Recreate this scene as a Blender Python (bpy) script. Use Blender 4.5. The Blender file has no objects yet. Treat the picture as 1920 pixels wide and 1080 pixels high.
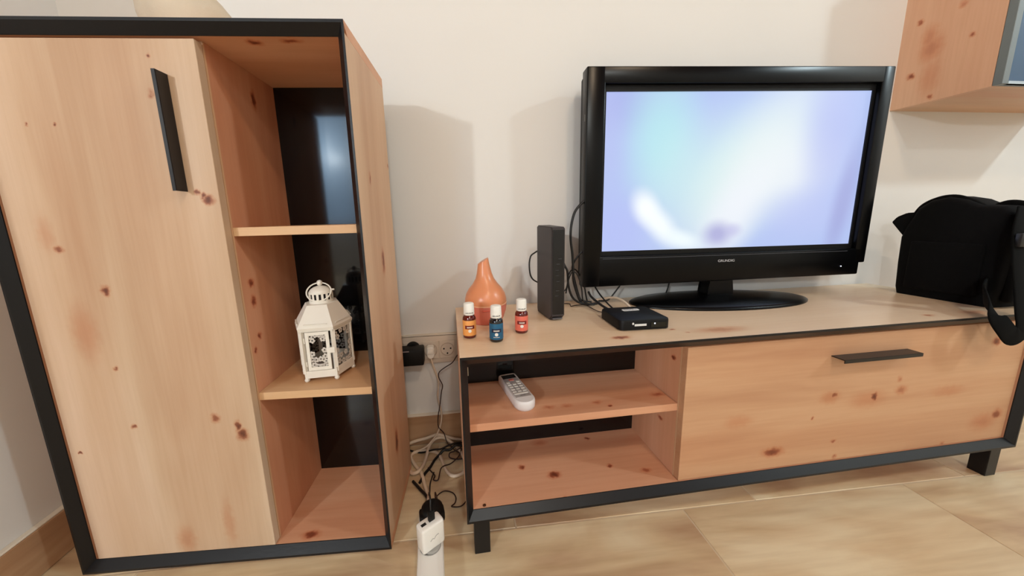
import bpy, bmesh, math, random
from mathutils import Vector, Matrix, Euler
random.seed(7)
SC = bpy.context.scene
COL = SC.collection
R = math.radians

# ------------------------------------------------------------------ camera
def cam_axes(p, y, r):
    p, y, r = R(p), R(y), R(r)
    fw = Vector((math.sin(y)*math.cos(p), math.cos(y)*math.cos(p), math.sin(p)))
    rt = Vector((math.cos(y), -math.sin(y), 0)); up = rt.cross(fw)
    return math.cos(r)*rt+math.sin(r)*up, -math.sin(r)*rt+math.cos(r)*up, fw
cd = bpy.data.cameras.new('camera'); cam = bpy.data.objects.new('camera', cd); COL.objects.link(cam)
rt, up, fw = cam_axes(-9.8715, 6.9625, -1.5026)
cam.matrix_world = Matrix(((rt.x, up.x, -fw.x, -0.5934), (rt.y, up.y, -fw.y, -0.9297), (rt.z, up.z, -fw.z, 0.6573), (0, 0, 0, 1)))
cd.sensor_width = 36; cd.lens = 629.6424*36/1920
cd.shift_x = (960-925.7211)/1920; cd.shift_y = (517.8639-540)/1920
cd.clip_start = 0.02; cd.clip_end = 50
SC.camera = cam

# ------------------------------------------------------------------ world, lamps, exposure
w = bpy.data.worlds.new('world'); SC.world = w; w.use_nodes = True
w.node_tree.nodes['Background'].inputs[0].default_value = (1.0, 0.42, 0.28, 1)
w.node_tree.nodes['Background'].inputs[1].default_value = 0.15
def lamp(name, loc, power, col, rad):
    l = bpy.data.lights.new(name, 'POINT'); l.energy = power; l.color = col; l.shadow_soft_size = rad
    o = bpy.data.objects.new(name, l); o.location = loc; COL.objects.link(o); return o
lamp('ceiling_lamp_light', (0.0, -1.75, 2.35), 36, (1.0, 0.76, 0.52), 0.08)
lamp('far_ceiling_lamp_light', (2.4, -1.6, 2.35), 88, (0.82, 1.0, 1.06), 0.08)
lamp('side_lamp_light', (-2.55, -3.14, 1.47), 100, (0.94, 1.0, 0.99), 0.05)
lamp('rear_fill_light', (-0.35, -2.9, 2.35), 48, (0.96, 1.0, 0.97), 0.08)  # unseen fill light, added to brighten the left wall, door and floor
SC.view_settings.view_transform = 'Standard'; SC.view_settings.look = 'None'
SC.view_settings.exposure = 0.08; SC.view_settings.gamma = 1.0
SC.view_settings.use_curve_mapping = False

# ------------------------------------------------------------------ helpers
def lin(c):
    return tuple((v/255/12.92 if v/255 <= .04045 else ((v/255+.055)/1.055)**2.4) for v in c)+(1,)
class NT:
    def __init__(s, name):
        s.m = bpy.data.materials.new(name); s.m.use_nodes = True
        s.t = s.m.node_tree; s.n = s.t.nodes; s.b = s.n['Principled BSDF']
    def new(s, ty, **k):
        n = s.n.new(ty)
        for a, v in k.items(): setattr(n, a, v)
        return n
    def link(s, a, b): s.t.links.new(a, b)
def mat(name, col, rough=.5, metal=0, bump=0, bscale=200, var=0, spec=None, trans=0, ior=1.45, alpha=1, emis=None, es=0, sss=0):
    M = NT(name); b = M.b
    c = lin(col); b.inputs['Base Color'].default_value = c
    b.inputs['Roughness'].default_value = rough; b.inputs['Metallic'].default_value = metal
    if spec is not None: b.inputs['Specular IOR Level'].default_value = spec
    if trans: b.inputs['Transmission Weight'].default_value = trans; b.inputs['IOR'].default_value = ior
    if alpha < 1: b.inputs['Alpha'].default_value = alpha
    if emis: b.inputs['Emission Color'].default_value = lin(emis); b.inputs['Emission Strength'].default_value = es
    tc = M.new('ShaderNodeTexCoord')
    nz = M.new('ShaderNodeTexNoise'); nz.inputs['Scale'].default_value = bscale; nz.inputs['Detail'].default_value = 3
    M.link(tc.outputs['Object'], nz.inputs['Vector'])
    if bump:
        bp = M.new('ShaderNodeBump'); bp.inputs['Strength'].default_value = bump; bp.inputs['Distance'].default_value = .001
        M.link(nz.outputs[0], bp.inputs['Height']); M.link(bp.outputs[0], b.inputs['Normal'])
    if var:
        n2 = M.new('ShaderNodeTexNoise'); n2.inputs['Scale'].default_value = bscale*.05
        M.link(tc.outputs['Object'], n2.inputs['Vector'])
        rp = M.new('ShaderNodeValToRGB')
        rp.color_ramp.elements[0].color = tuple(x*(1-var) for x in c[:3])+(1,); rp.color_ramp.elements[1].color = tuple(min(1, x*(1+var)) for x in c[:3])+(1,)
        rp.color_ramp.elements[0].position = .3; rp.color_ramp.elements[1].position = .7
        M.link(n2.outputs[0], rp.inputs[0]); M.link(rp.outputs[0], b.inputs['Base Color'])
    return M.m
def oak(name, axis, knots=(), c0=(222, 172, 138), c1=(208, 152, 118), c2=(230, 186, 154), rough=.45, seed=0.0):
    """Oak veneer: streaks run along `axis`; knots = (x, y, z, radius, elongation along the grain, strength)."""
    M = NT(name); b = M.b; ai = 'xyz'.index(axis)
    tc = M.new('ShaderNodeTexCoord')
    def noise(scl, sc, det=3, rgh=.5, dist=0):
        mp = M.new('ShaderNodeMapping'); mp.inputs['Scale'].default_value = sc
        mp.inputs['Location'].default_value = (seed, seed*1.7, seed*.6)
        M.link(tc.outputs['Object'], mp.inputs[0])
        n = M.new('ShaderNodeTexNoise'); n.inputs['Scale'].default_value = scl; n.inputs['Detail'].default_value = det
        n.inputs['Roughness'].default_value = rgh; n.inputs['Distortion'].default_value = dist
        M.link(mp.outputs[0], n.inputs['Vector']); return n
    sA = [1, 1, 1]; sA[ai] = .12; sB = [1, 1, 1]; sB[ai] = .04
    n1 = noise(9, sA, 3, .55, .4); n2 = noise(160, sB, 2, .6); n3 = noise(3.2, sA, 2)
    r1 = M.new('ShaderNodeValToRGB'); e = r1.color_ramp.elements
    e[0].position = .30; e[0].color = lin(c1); e[1].position = .72; e[1].color = lin(c2)
    m = e.new(.5); m.color = lin(c0)
    M.link(n1.outputs[0], r1.inputs[0])
    r2 = M.new('ShaderNodeValToRGB'); e = r2.color_ramp.elements
    e[0].position = .35; e[0].color = (.86, .80, .74, 1); e[1].position = .6; e[1].color = (1, 1, 1, 1)
    M.link(n2.outputs[0], r2.inputs[0])
    mx = M.new('ShaderNodeMix', data_type='RGBA', blend_type='MULTIPLY'); mx.inputs[0].default_value = .26
    M.link(r1.outputs[0], mx.inputs[6]); M.link(r2.outputs[0], mx.inputs[7])
    r3 = M.new('ShaderNodeValToRGB'); e = r3.color_ramp.elements
    e[0].position = .40; e[0].color = (.90, .74, .66, 1); e[1].position = .58; e[1].color = (1, 1, 1, 1)
    M.link(n3.outputs[0], r3.inputs[0])
    mx3 = M.new('ShaderNodeMix', data_type='RGBA', blend_type='MULTIPLY'); mx3.inputs[0].default_value = .6
    M.link(mx.outputs[2], mx3.inputs[6]); M.link(r3.outputs[0], mx3.inputs[7])
    col = mx3.outputs[2]
    if knots:
        dn = M.new('ShaderNodeTexNoise'); dn.inputs['Scale'].default_value = 90; dn.inputs['Detail'].default_value = 2
        M.link(tc.outputs['Object'], dn.inputs['Vector'])
        sb = M.new('ShaderNodeVectorMath', operation='SUBTRACT'); sb.inputs[1].default_value = (.5, .5, .5); M.link(dn.outputs[1], sb.inputs[0])
        scn = M.new('ShaderNodeVectorMath', operation='SCALE'); scn.inputs['Scale'].default_value = .012; M.link(sb.outputs[0], scn.inputs[0])
        ad = M.new('ShaderNodeVectorMath', operation='ADD'); M.link(tc.outputs['Object'], ad.inputs[0]); M.link(scn.outputs[0], ad.inputs[1])
        acc = None
        for (x, y, z, r, el, st) in knots:
            s = M.new('ShaderNodeVectorMath', operation='SUBTRACT'); s.inputs[1].default_value = (x, y, z); M.link(ad.outputs[0], s.inputs[0])
            sc = [1/(r*1.6)]*3; sc[ai] /= el*1.15
            q = M.new('ShaderNodeVectorMath', operation='MULTIPLY'); q.inputs[1].default_value = sc; M.link(s.outputs[0], q.inputs[0])
            l = M.new('ShaderNodeVectorMath', operation='LENGTH'); M.link(q.outputs[0], l.inputs[0])
            mr = M.new('ShaderNodeMapRange', interpolation_type='SMOOTHSTEP'); mr.inputs['From Min'].default_value = 1; mr.inputs['From Max'].default_value = .1
            mr.inputs['To Min'].default_value = 0; mr.inputs['To Max'].default_value = st*.88; M.link(l.outputs['Value'], mr.inputs['Value'])
            if acc is None: acc = mr.outputs[0]
            else:
                mm = M.new('ShaderNodeMath', operation='MAXIMUM'); M.link(acc, mm.inputs[0]); M.link(mr.outputs[0], mm.inputs[1]); acc = mm.outputs[0]
        kr = M.new('ShaderNodeValToRGB'); e = kr.color_ramp.elements
        e[0].position = 0; e[0].color = (1, 1, 1, 1); e[1].position = .95; e[1].color = (.16, .06, .05, 1)
        a = e.new(.35); a.color = (.90, .72, .64, 1); a = e.new(.62); a.color = (.55, .30, .24, 1)
        M.link(acc, kr.inputs[0])
        mk = M.new('ShaderNodeMix', data_type='RGBA', blend_type='MULTIPLY'); mk.inputs[0].default_value = 1
        M.link(col, mk.inputs[6]); M.link(kr.outputs[0], mk.inputs[7]); col = mk.outputs[2]
    M.link(col, b.inputs['Base Color']); b.inputs['Roughness'].default_value = rough
    b.inputs['Specular IOR Level'].default_value = .35
    bp = M.new('ShaderNodeBump'); bp.inputs['Strength'].default_value = .15; bp.inputs['Distance'].default_value = .0006
    M.link(n2.outputs[0], bp.inputs['Height']); M.link(bp.outputs[0], b.inputs['Normal'])
    return M.m

def BM(): return bmesh.new()
def box(bm, x0, x1, y0, y1, z0, z1, bev=0, seg=2):
    r = bmesh.ops.create_cube(bm, size=1); vs = r['verts']
    for v in vs: v.co = Vector((x0+(v.co.x+.5)*(x1-x0), y0+(v.co.y+.5)*(y1-y0), z0+(v.co.z+.5)*(z1-z0)))
    if bev:
        es = list({e for v in vs for e in v.link_edges})
        r = bmesh.ops.bevel(bm, geom=es, offset=bev, segments=seg, profile=.5, affect='EDGES'); vs = list({v for f in r['faces'] for v in f.verts}|{v for v in vs if v.is_valid})
    return [v for v in vs if v.is_valid]
def prism(bm, pts, axis, a0, a1):
    """closed polygon pts (u, v) extruded along axis; x: (y,z)  y: (x,z)  z: (x,y)"""
    def P(u, v, a): return {'x': (a, u, v), 'y': (u, a, v), 'z': (u, v, a)}[axis]
    A = [bm.verts.new(P(u, v, a0)) for u, v in pts]; B = [bm.verts.new(P(u, v, a1)) for u, v in pts]
    n = len(pts); bm.faces.new(A); bm.faces.new(B[::-1])
    for i in range(n): bm.faces.new((A[i], B[i], B[(i+1) % n], A[(i+1) % n]))
    return A+B
def lathe(bm, prof, segs=32, c=(0, 0, 0), cap=True):
    rings = []
    for r, z in prof:
        if r < 1e-6: rings.append([bm.verts.new((c[0], c[1], c[2]+z))])
        else: rings.append([bm.verts.new((c[0]+r*math.cos(2*math.pi*i/segs), c[1]+r*math.sin(2*math.pi*i/segs), c[2]+z)) for i in range(segs)])
    for a, b in zip(rings, rings[1:]):
        for i in range(segs):
            j = (i+1) % segs
            if len(a) == 1 and len(b) == 1: continue
            if len(a) == 1: bm.faces.new((a[0], b[j], b[i]))
            elif len(b) == 1: bm.faces.new((a[i], a[j], b[0]))
            else: bm.faces.new((a[i], a[j], b[j], b[i]))
    if cap:
        for rg, fl in ((rings[0], True), (rings[-1], False)):
            if len(rg) > 1: bm.faces.new(rg[::-1] if fl else rg)
    return [v for r in rings for v in r]
def smooth_path(P, n=6):
    P = [Vector(p) for p in P]; out = []
    Q = [P[0]*2-P[1]]+P+[P[-1]*2-P[-2]]
    for i in range(1, len(Q)-2):
        for k in range(n):
            t = k/n; a, b, c, d = Q[i-1], Q[i], Q[i+1], Q[i+2]
            out.append(.5*((2*b)+(-a+c)*t+(2*a-5*b+4*c-d)*t*t+(-a+3*b-3*c+d)*t**3))
    out.append(P[-1]); return out
def tube(bm, P, r, segs=8, n=6, rect=None, wdir=None):
    """swept tube; rect=(w,h) sweeps a ribbon whose width lies along tangent x wdir"""
    P = smooth_path(P, n) if n else [Vector(p) for p in P]; rings = []; prev = None
    for i, p in enumerate(P):
        t = (P[min(i+1, len(P)-1)]-P[max(i-1, 0)]).normalized()
        if rect:
            h = Vector(wdir); h = (h-t*h.dot(t)).normalized(); s = t.cross(h)
            a, b = rect[0]/2, rect[1]/2
            rings.append([bm.verts.new(p+s*x+h*y) for x, y in ((-a, -b*.4), (-a*.9, -b), (a*.9, -b), (a, -b*.4), (a, b*.4), (a*.9, b), (-a*.9, b), (-a, b*.4))])
        else:
            if prev is None: prev = t.orthogonal().normalized()
            prev = (prev-t*prev.dot(t)).normalized(); s = t.cross(prev)
            rings.append([bm.verts.new(p+(prev*math.cos(2*math.pi*k/segs)+s*math.sin(2*math.pi*k/segs))*r) for k in range(segs)])
    m = len(rings[0])
    for a, b in zip(rings, rings[1:]):
        for k in range(m): bm.faces.new((a[k], a[(k+1) % m], b[(k+1) % m], b[k]))
    bm.faces.new(rings[0][::-1]); bm.faces.new(rings[-1])
def rprism(bm, cx, cy, w, d, z0, z1, rad, seg=6, top=0.0):
    """rounded-corner slab; `top` insets a chamfered upper rim"""
    def ring(z, ins):
        out = []; rr = max(rad-ins, .0005)
        for qx, qy, a0 in ((1, 1, 0), (-1, 1, 90), (-1, -1, 180), (1, -1, 270)):
            for k in range(seg+1):
                a = R(a0+90*k/seg)
                out.append(bm.verts.new((cx+qx*(w/2-rad)+rr*math.cos(a), cy+qy*(d/2-rad)+rr*math.sin(a), z)))
        return out
    zs = [(z0, 0), (z1-top, 0)]+([(z1-top*.3, top*.3), (z1, top)] if top else [(z1, 0)])
    if not top: zs = [(z0, 0), (z1, 0)]
    rs = [ring(z, i) for z, i in zs]; n = len(rs[0])
    bm.faces.new(rs[0][::-1]); bm.faces.new(rs[-1])
    for a, b in zip(rs, rs[1:]):
        for k in range(n): bm.faces.new((a[k], a[(k+1) % n], b[(k+1) % n], b[k]))
def xf(vs, M):
    for v in vs: v.co = M @ v.co
def obj(name, bm, m, parent=None, smooth=False, angle=35, kind=None, label=None):
    bmesh.ops.recalc_face_normals(bm, faces=bm.faces[:])
    me = bpy.data.meshes.new(name); bm.to_mesh(me); bm.free(); me.materials.append(m)
    if smooth:
        me.polygons.foreach_set('use_smooth', [True]*len(me.polygons))
        me.set_sharp_from_angle(angle=R(angle))
    o = bpy.data.objects.new(name, me); COL.objects.link(o)
    if parent: o.parent = parent
    if kind: o['kind'] = kind
    if label: o['label'] = label
    return o
def tag(o, label, cat, group=None):
    o['label'] = label; o['category'] = cat
    if group: o['group'] = group
    return o
def thing(name, label, cat, loc=(0, 0, 0), rz=0, group=None):
    o = bpy.data.objects.new(name, None); o.empty_display_size = .05; COL.objects.link(o)
    o.location = loc; o.rotation_euler = (0, 0, R(rz)); return tag(o, label, cat, group)
def bx(name, m, parent, *a, bev=0, label=None, seg=2):
    bm = BM(); box(bm, *a, bev=bev, seg=seg); return obj(name, bm, m, parent, smooth=bev > 0, label=label)
def text(name, s, size, m, parent, M, ext=.0003, align='CENTER', xs=1.0):
    cu = bpy.data.curves.new(name, 'FONT'); cu.body = s; cu.size = size; cu.extrude = ext; cu.align_x = align; cu.align_y = 'CENTER'
    t = bpy.data.objects.new(name, cu); COL.objects.link(t); bpy.context.view_layer.update()
    me = bpy.data.meshes.new_from_object(t); bpy.data.objects.remove(t); me.materials.clear(); me.materials.append(m)
    me.transform(M @ Matrix.Diagonal((xs, 1, 1, 1)))
    o = bpy.data.objects.new(name, me); COL.objects.link(o); o.parent = parent; return o
FRONT = Matrix.Rotation(R(90), 4, 'X')   # text lying in xy -> facing -y

# ------------------------------------------------------------------ materials
K_cab_door = [[-0.298, -0.325, 0.915, 0.0033, 0.9, 1.0], [-0.305, -0.325, 0.86, 0.005, 1, 0.7], [-0.494, -0.325, 0.818, 0.0025, 1.0, 1.0], [-0.454, -0.325, 0.818, 0.0025, 1.0, 1.0], [-0.246, -0.325, 0.698, 0.0085, .8, 1], [-0.254, -0.325, 0.705, 0.0052, 1, 1], [-0.262, -0.325, 0.711, 0.0042, 1, .9], [-0.492, -0.325, 0.624, 0.007, 0.7, 0.8], [-0.436, -0.325, 0.553, 0.0072, 1, 1], [-0.484, -0.325, 0.48, 0.0201, 2, 0.4], [-0.448, -0.325, 0.413, 0.0037, 1, 0.8], [-0.44, -0.325, 0.301, 0.0039, 1, 0.9], [-0.299, -0.325, 0.307, 0.0078, 1, 0.8], [-0.255, -0.325, 0.272, 0.0099, 1, 1], [-0.262, -0.325, 0.290, 0.0055, 1.5, 1], [-0.392, -0.325, 0.055, 0.0166, 1.5, 0.45], [-0.303, -0.325, 0.021, 0.0042, 1.0, 1.0], [-0.542, -0.325, 0.255, 0.0025, 1.0, 1.0], [-0.507, -0.325, 0.649, 0.0121, 2, 0.3], [-0.308, -0.325, 0.086, 0.0104, 4, 0.35]]
K_tvu_door = [[0.814, -0.352, 0.254, 0.0071, 1, 0.8], [0.804, -0.352, 0.25, 0.0142, 1.5, 0.4], [0.92, -0.352, 0.24, 0.0109, 0.7, 1], [0.904, -0.352, 0.236, 0.0193, 2, 0.35], [0.99, -0.352, 0.25, 0.0098, 1.3, 0.6], [0.981, -0.352, 0.277, 0.0073, 0.8, 0.5], [1.232, -0.352, 0.346, 0.0099, 1, 0.9], [1.285, -0.352, 0.158, 0.0131, 1, 0.8], [1.248, -0.352, 0.142, 0.0208, 1.5, 0.45], [0.676, -0.352, 0.132, 0.0107, 2, 0.9], [0.839, -0.352, 0.099, 0.0049, 1, 0.7], [0.83, -0.352, 0.141, 0.0036, 1.5, 0.7], [1.14, -0.352, 0.096, 0.0052, 1, 0.6], [0.766, -0.352, 0.204, 0.0036, 1, 0.7], [0.584, -0.352, 0.216, 0.0138, 2, 0.3], [1.124, -0.352, 0.234, 0.0125, 3, 0.3]]
K_tvu_bot = [[0.132, -0.258, 0.091, 0.0061, 1, 0.9], [0.198, -0.292, 0.091, 0.0095, 1.3, 1], [0.331, -0.286, 0.091, 0.0049, 1, 0.9], [0.404, -0.311, 0.091, 0.006, 1.5, 0.7], [0.319, -0.187, 0.091, 0.0055, 1, 1], [0.202, -0.354, 0.091, 0.0033, 1, 0.8], [0.195, -0.182, 0.091, 0.0108, 1.5, 0.5]]
K_tvu_shelf = [[0.183, -0.3, 0.262, 0.0067, 1.5, 0.6], [0.221, -0.301, 0.262, 0.0068, 1.5, 0.5], [0.289, -0.3, 0.262, 0.0057, 1.5, 0.6], [0.31, -0.317, 0.262, 0.0045, 1, 1], [0.434, -0.293, 0.262, 0.0071, 2, 0.7]]
K_tvu_top = [[0.322, -0.328, 0.415, 0.0085, 2, 0.9], [0.449, -0.305, 0.415, 0.0045, 1.5, 0.8], [0.47, -0.326, 0.415, 0.0044, 1, 0.6], [0.544, -0.325, 0.415, 0.0156, 3, 0.55], [1.058, -0.333, 0.415, 0.006, 2, 0.7], [1.182, -0.334, 0.415, 0.0135, 2, 0.6]]
K_tvu_div = [[0.453, -0.311, 0.355, 0.0068, 0.7, 1], [0.453, -0.281, 0.195, 0.0086, 0.5, 0.9]]
K_cab_top = [[-0.152, -0.303, 0.944, 0.0085, 1.2, 1], [-0.092, -0.309, 0.944, 0.0068, 2, 0.8], [-0.088, -0.326, 0.944, 0.0049, 1.5, 0.6]]
K_cab_div = [[-0.229, -0.192, 0.894, 0.0072, 2, 1], [-0.229, -0.279, 0.55, 0.0089, 0.8, 0.9], [-0.229, -0.279, 0.515, 0.007, 1.3, 0.9], [-0.229, -0.278, 0.446, 0.0061, 1, 0.9], [-0.229, -0.294, 0.423, 0.005, 1, 0.9]]
K_cab_side = [[0.0, -0.22, 0.575, 0.0099, 2.2, 0.9], [0.0, -0.264, 0.735, 0.0049, 2, 0.8], [0.0, -0.118, 0.779, 0.0048, 1, 0.8], [0.0, -0.233, 0.173, 0.0119, 2, 1]]
K_cab_bot = [[-0.168, -0.307, 0.025, 0.0088, 1.7, 0.9], [-0.156, -0.333, 0.025, 0.0032, 1, 1]]
K_wc = [[0.744, -0.038, 1.167, 0.006, 1, 0.8], [0.744, -0.063, 1.115, 0.0177, 1.6, 0.45], [0.744, -0.07, 1.086, 0.0235, 1.3, 0.5], [0.744, -0.036, 1.027, 0.0077, 1, 0.9], [0.744, -0.145, 1.086, 0.0054, 1, 0.8], [0.744, -0.084, 0.957, 0.0059, 1, 0.7], [0.744, -0.077, 1.01, 0.0208, 2, 0.35], [0.744, -0.119, 1.169, 0.0082, 1, 0.5]]
m_edge = mat('black_edge', (17, 17, 20), .36, spec=.35, bump=.1)
m_black_back = mat('black_back_panel', (9, 10, 12), .10, bump=.01, bscale=120, spec=.5)
m_bezel = mat('gloss_black_plastic', (4, 4, 5), .28, spec=.2)
m_dark = mat('matte_black_plastic', (11, 11, 12), .5, spec=.25, bump=.1, bscale=900)
m_router = mat('router_grey_black', (54, 49, 50), .5, bump=.15, bscale=1500)
m_handle = mat('black_handle_metal', (22, 19, 20), .35, metal=.2)
m_white = mat('white_plastic', (236, 232, 224), .35)
m_white_metal = mat('white_painted_metal', (238, 234, 224), .4, bump=.1, bscale=300, var=.03)
m_cable_w = mat('white_cable', (225, 205, 182), .5)
m_cable_b = mat('black_cable', (14, 12, 12), .45)
m_cable_r = mat('dark_brown_cable', (48, 24, 18), .5)
m_wall = mat('cream_wall_paint', (224, 221, 217), .9, bump=.12, bscale=60, var=.01)
m_ceiling = mat('white_ceiling_paint', (238, 234, 226), .9)
m_bag = mat('black_bag_nylon', (4, 4, 5), .9, spec=.2, bump=.4, bscale=1400)
m_strap = mat('black_webbing', (5, 5, 5), .9, spec=.12, bump=.6, bscale=1200)
m_grout = mat('pale_grout', (214, 196, 168), .9)
m_chrome = mat('pin_metal', (180, 175, 165), .3, metal=1)
m_hole = mat('dark_hole', (20, 14, 12), .8)

def tile_mat(name, a, b, c):
    M = NT(name); tc = M.new('ShaderNodeTexCoord'); oi = M.new('ShaderNodeObjectInfo')
    sc = M.new('ShaderNodeMath', operation='MULTIPLY'); sc.inputs[1].default_value = 37.0; M.link(oi.outputs['Random'], sc.inputs[0])
    cb = M.new('ShaderNodeCombineXYZ'); M.link(sc.outputs[0], cb.inputs[0]); M.link(sc.outputs[0], cb.inputs[1]); M.link(sc.outputs[0], cb.inputs[2])
    ad = M.new('ShaderNodeVectorMath', operation='ADD'); M.link(tc.outputs['Object'], ad.inputs[0]); M.link(cb.outputs[0], ad.inputs[1])
    def nz(s, mp, d=4, dist=0.0):
        m = M.new('ShaderNodeMapping'); m.inputs['Scale'].default_value = mp; M.link(ad.outputs[0], m.inputs[0])
        n = M.new('ShaderNodeTexNoise'); n.inputs['Scale'].default_value = s; n.inputs['Detail'].default_value = d; n.inputs['Distortion'].default_value = dist
        M.link(m.outputs[0], n.inputs['Vector']); return n
    n1 = nz(7, (.4, 1.3, 1), 4, .6); n2 = nz(60, (.08, 1, 1), 3); 
    r = M.new('ShaderNodeValToRGB'); e = r.color_ramp.elements
    e[0].position = .33; e[0].color = lin(a); e[1].position = .66; e[1].color = lin(c); k = e.new(.5); k.color = lin(b)
    M.link(n1.outputs[0], r.inputs[0])
    r2 = M.new('ShaderNodeValToRGB'); e = r2.color_ramp.elements
    e[0].position = .3; e[0].color = (.75, .68, .6, 1); e[1].position = .6; e[1].color = (1, 1, 1, 1); M.link(n2.outputs[0], r2.inputs[0])
    mx = M.new('ShaderNodeMix', data_type='RGBA', blend_type='MULTIPLY'); mx.inputs[0].default_value = .5
    M.link(r.outputs[0], mx.inputs[6]); M.link(r2.outputs[0], mx.inputs[7]); M.link(mx.outputs[2], M.b.inputs['Base Color'])
    M.b.inputs['Roughness'].default_value = .33; M.b.inputs['Specular IOR Level'].default_value = .45
    bp = M.new('ShaderNodeBump'); bp.inputs['Strength'].default_value = .2; bp.inputs['Distance'].default_value = .001
    M.link(n2.outputs[0], bp.inputs['Height']); M.link(bp.outputs[0], M.b.inputs['Normal'])
    return M.m
m_tile = tile_mat('wood_look_floor_tile', (188, 154, 122), (218, 194, 156), (232, 216, 182))
m_base = tile_mat('wood_look_base_tile', (166, 128, 98), (184, 146, 112), (198, 164, 130))

# ------------------------------------------------------------------ the room
o = bx('floor', m_grout, None, -3.2, 3.4, -4.0, .1, -.06, -.0012); o['kind'] = 'structure'; floor = o
tm = {}
def tile_mesh(L, W):
    k = (round(L, 3), round(W, 3))
    if k not in tm:
        bm = BM(); box(bm, -L/2, L/2, -W/2, W/2, -.008, 0, bev=.0008, seg=1)
        me = bpy.data.meshes.new('floor_tile'); bm.to_mesh(me); bm.free(); me.materials.append(m_tile); tm[k] = me
    return tm[k]
ang = R(-1.45); TL, TW, G = .56, .228, .0032
for row in range(-7, 2):
    y0 = row*TW; y1 = y0+TW
    if row == 1: y1 = y0+.075
    off = -.105 if row % 2 == 1 else -.485
    for i in range(-4, 6):
        xc = off+i*TL+TL/2; yc = (y0+y1)/2
        X = xc*math.cos(ang)-yc*math.sin(ang); Y = -.333+xc*math.sin(ang)+yc*math.cos(ang)
        if X < -3.0 or X > 3.1 or Y < -2.2: continue
        t = bpy.data.objects.new('floor_tile', tile_mesh(TL-G, (y1-y0)-G)); COL.objects.link(t)
        t.parent = floor; t.location = (X, Y, 0); t.rotation_euler = (0, 0, ang)
def wall(name, *a):
    o = bx(name, m_wall, None, *a); o['kind'] = 'structure'; return o
wall('wall_back', -1.53, 3.3, 0, .12, 0, 2.5)
wall('wall_left', -1.53, -1.42, -.58, 0, 0, 2.5)
wall('wall_right', 3.2, 3.3, -3.9, 0, 0, 2.5)
wr = BM()
for a in ((-3.1, -2.62, 0, 2.5), (-2.12, 3.3, 0, 2.5), (-2.62, -2.12, 0, .60), (-2.62, -2.12, 2.05, 2.5)): box(wr, a[0], a[1], -3.6, -3.5, a[2], a[3])
obj('wall_rear', wr, m_wall, kind='structure')
m_sky = mat('daylight_pane', (150, 175, 200), .3, emis=(150, 182, 215), es=4.5)
wn = BM()
for a in ((-2.62, -2.59, .6, 2.05), (-2.15, -2.12, .6, 2.05), (-2.62, -2.12, .6, .63), (-2.62, -2.12, 2.02, 2.05)): box(wn, a[0], a[1], -3.56, -3.52, a[2], a[3])
win = obj('window_1', wn, m_white, kind='structure')
bx('pane', m_sky, win, -2.59, -2.15, -3.55, -3.54, .63, 2.02)
# baseboards of cut floor tile with a pale top joint
def baseboard(name, axis):
    if axis == 'x':
        o = bx(name, m_grout, None, -1.42, 3.2, -.006, 0, .0, .093)
        bb0, bb1 = -1.41, 3.18
    else:
        o = bx(name, m_grout, None, -1.42, -1.414, -.58, -.012, .0, .093); bb0, bb1 = -.575, -.012
    o['kind'] = 'structure'; x = bb0
    bm = BM(); box(bm, 0, .557, 0, .008, 0, .0895, bev=.001, seg=1); me = bpy.data.meshes.new('baseboard_tile'); bm.to_mesh(me); bm.free(); me.materials.append(m_base)
    while x < bb1-.05:
        if axis == 'x' and x+.557 <= 3.2:
            t = bpy.data.objects.new('baseboard_tile', me); t.location = (x, -.0135, .001)
        elif axis == 'y' and x+.4 < bb1:
            t = bpy.data.objects.new('baseboard_tile', me); t.location = (-1.4065, min(x, bb1-.557), .001); t.rotation_euler = (0, 0, R(90))
        else: break
        COL.objects.link(t); t.parent = o; x += .56
    bm = BM()
    if axis == 'x': box(bm, -1.42, 3.2, -.0125, 0, .0905, .0945, bev=.001, seg=1)
    else: box(bm, -1.42, -1.408, -.58, -.012, .0905, .0945, bev=.001, seg=1)
    obj('caulk_line', bm, mat('caulk_'+axis, (232, 222, 205), .7), o, label='pale caulk line along the top of the tiles')
baseboard('baseboard_back', 'x'); baseboard('baseboard_left', 'y')

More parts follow.
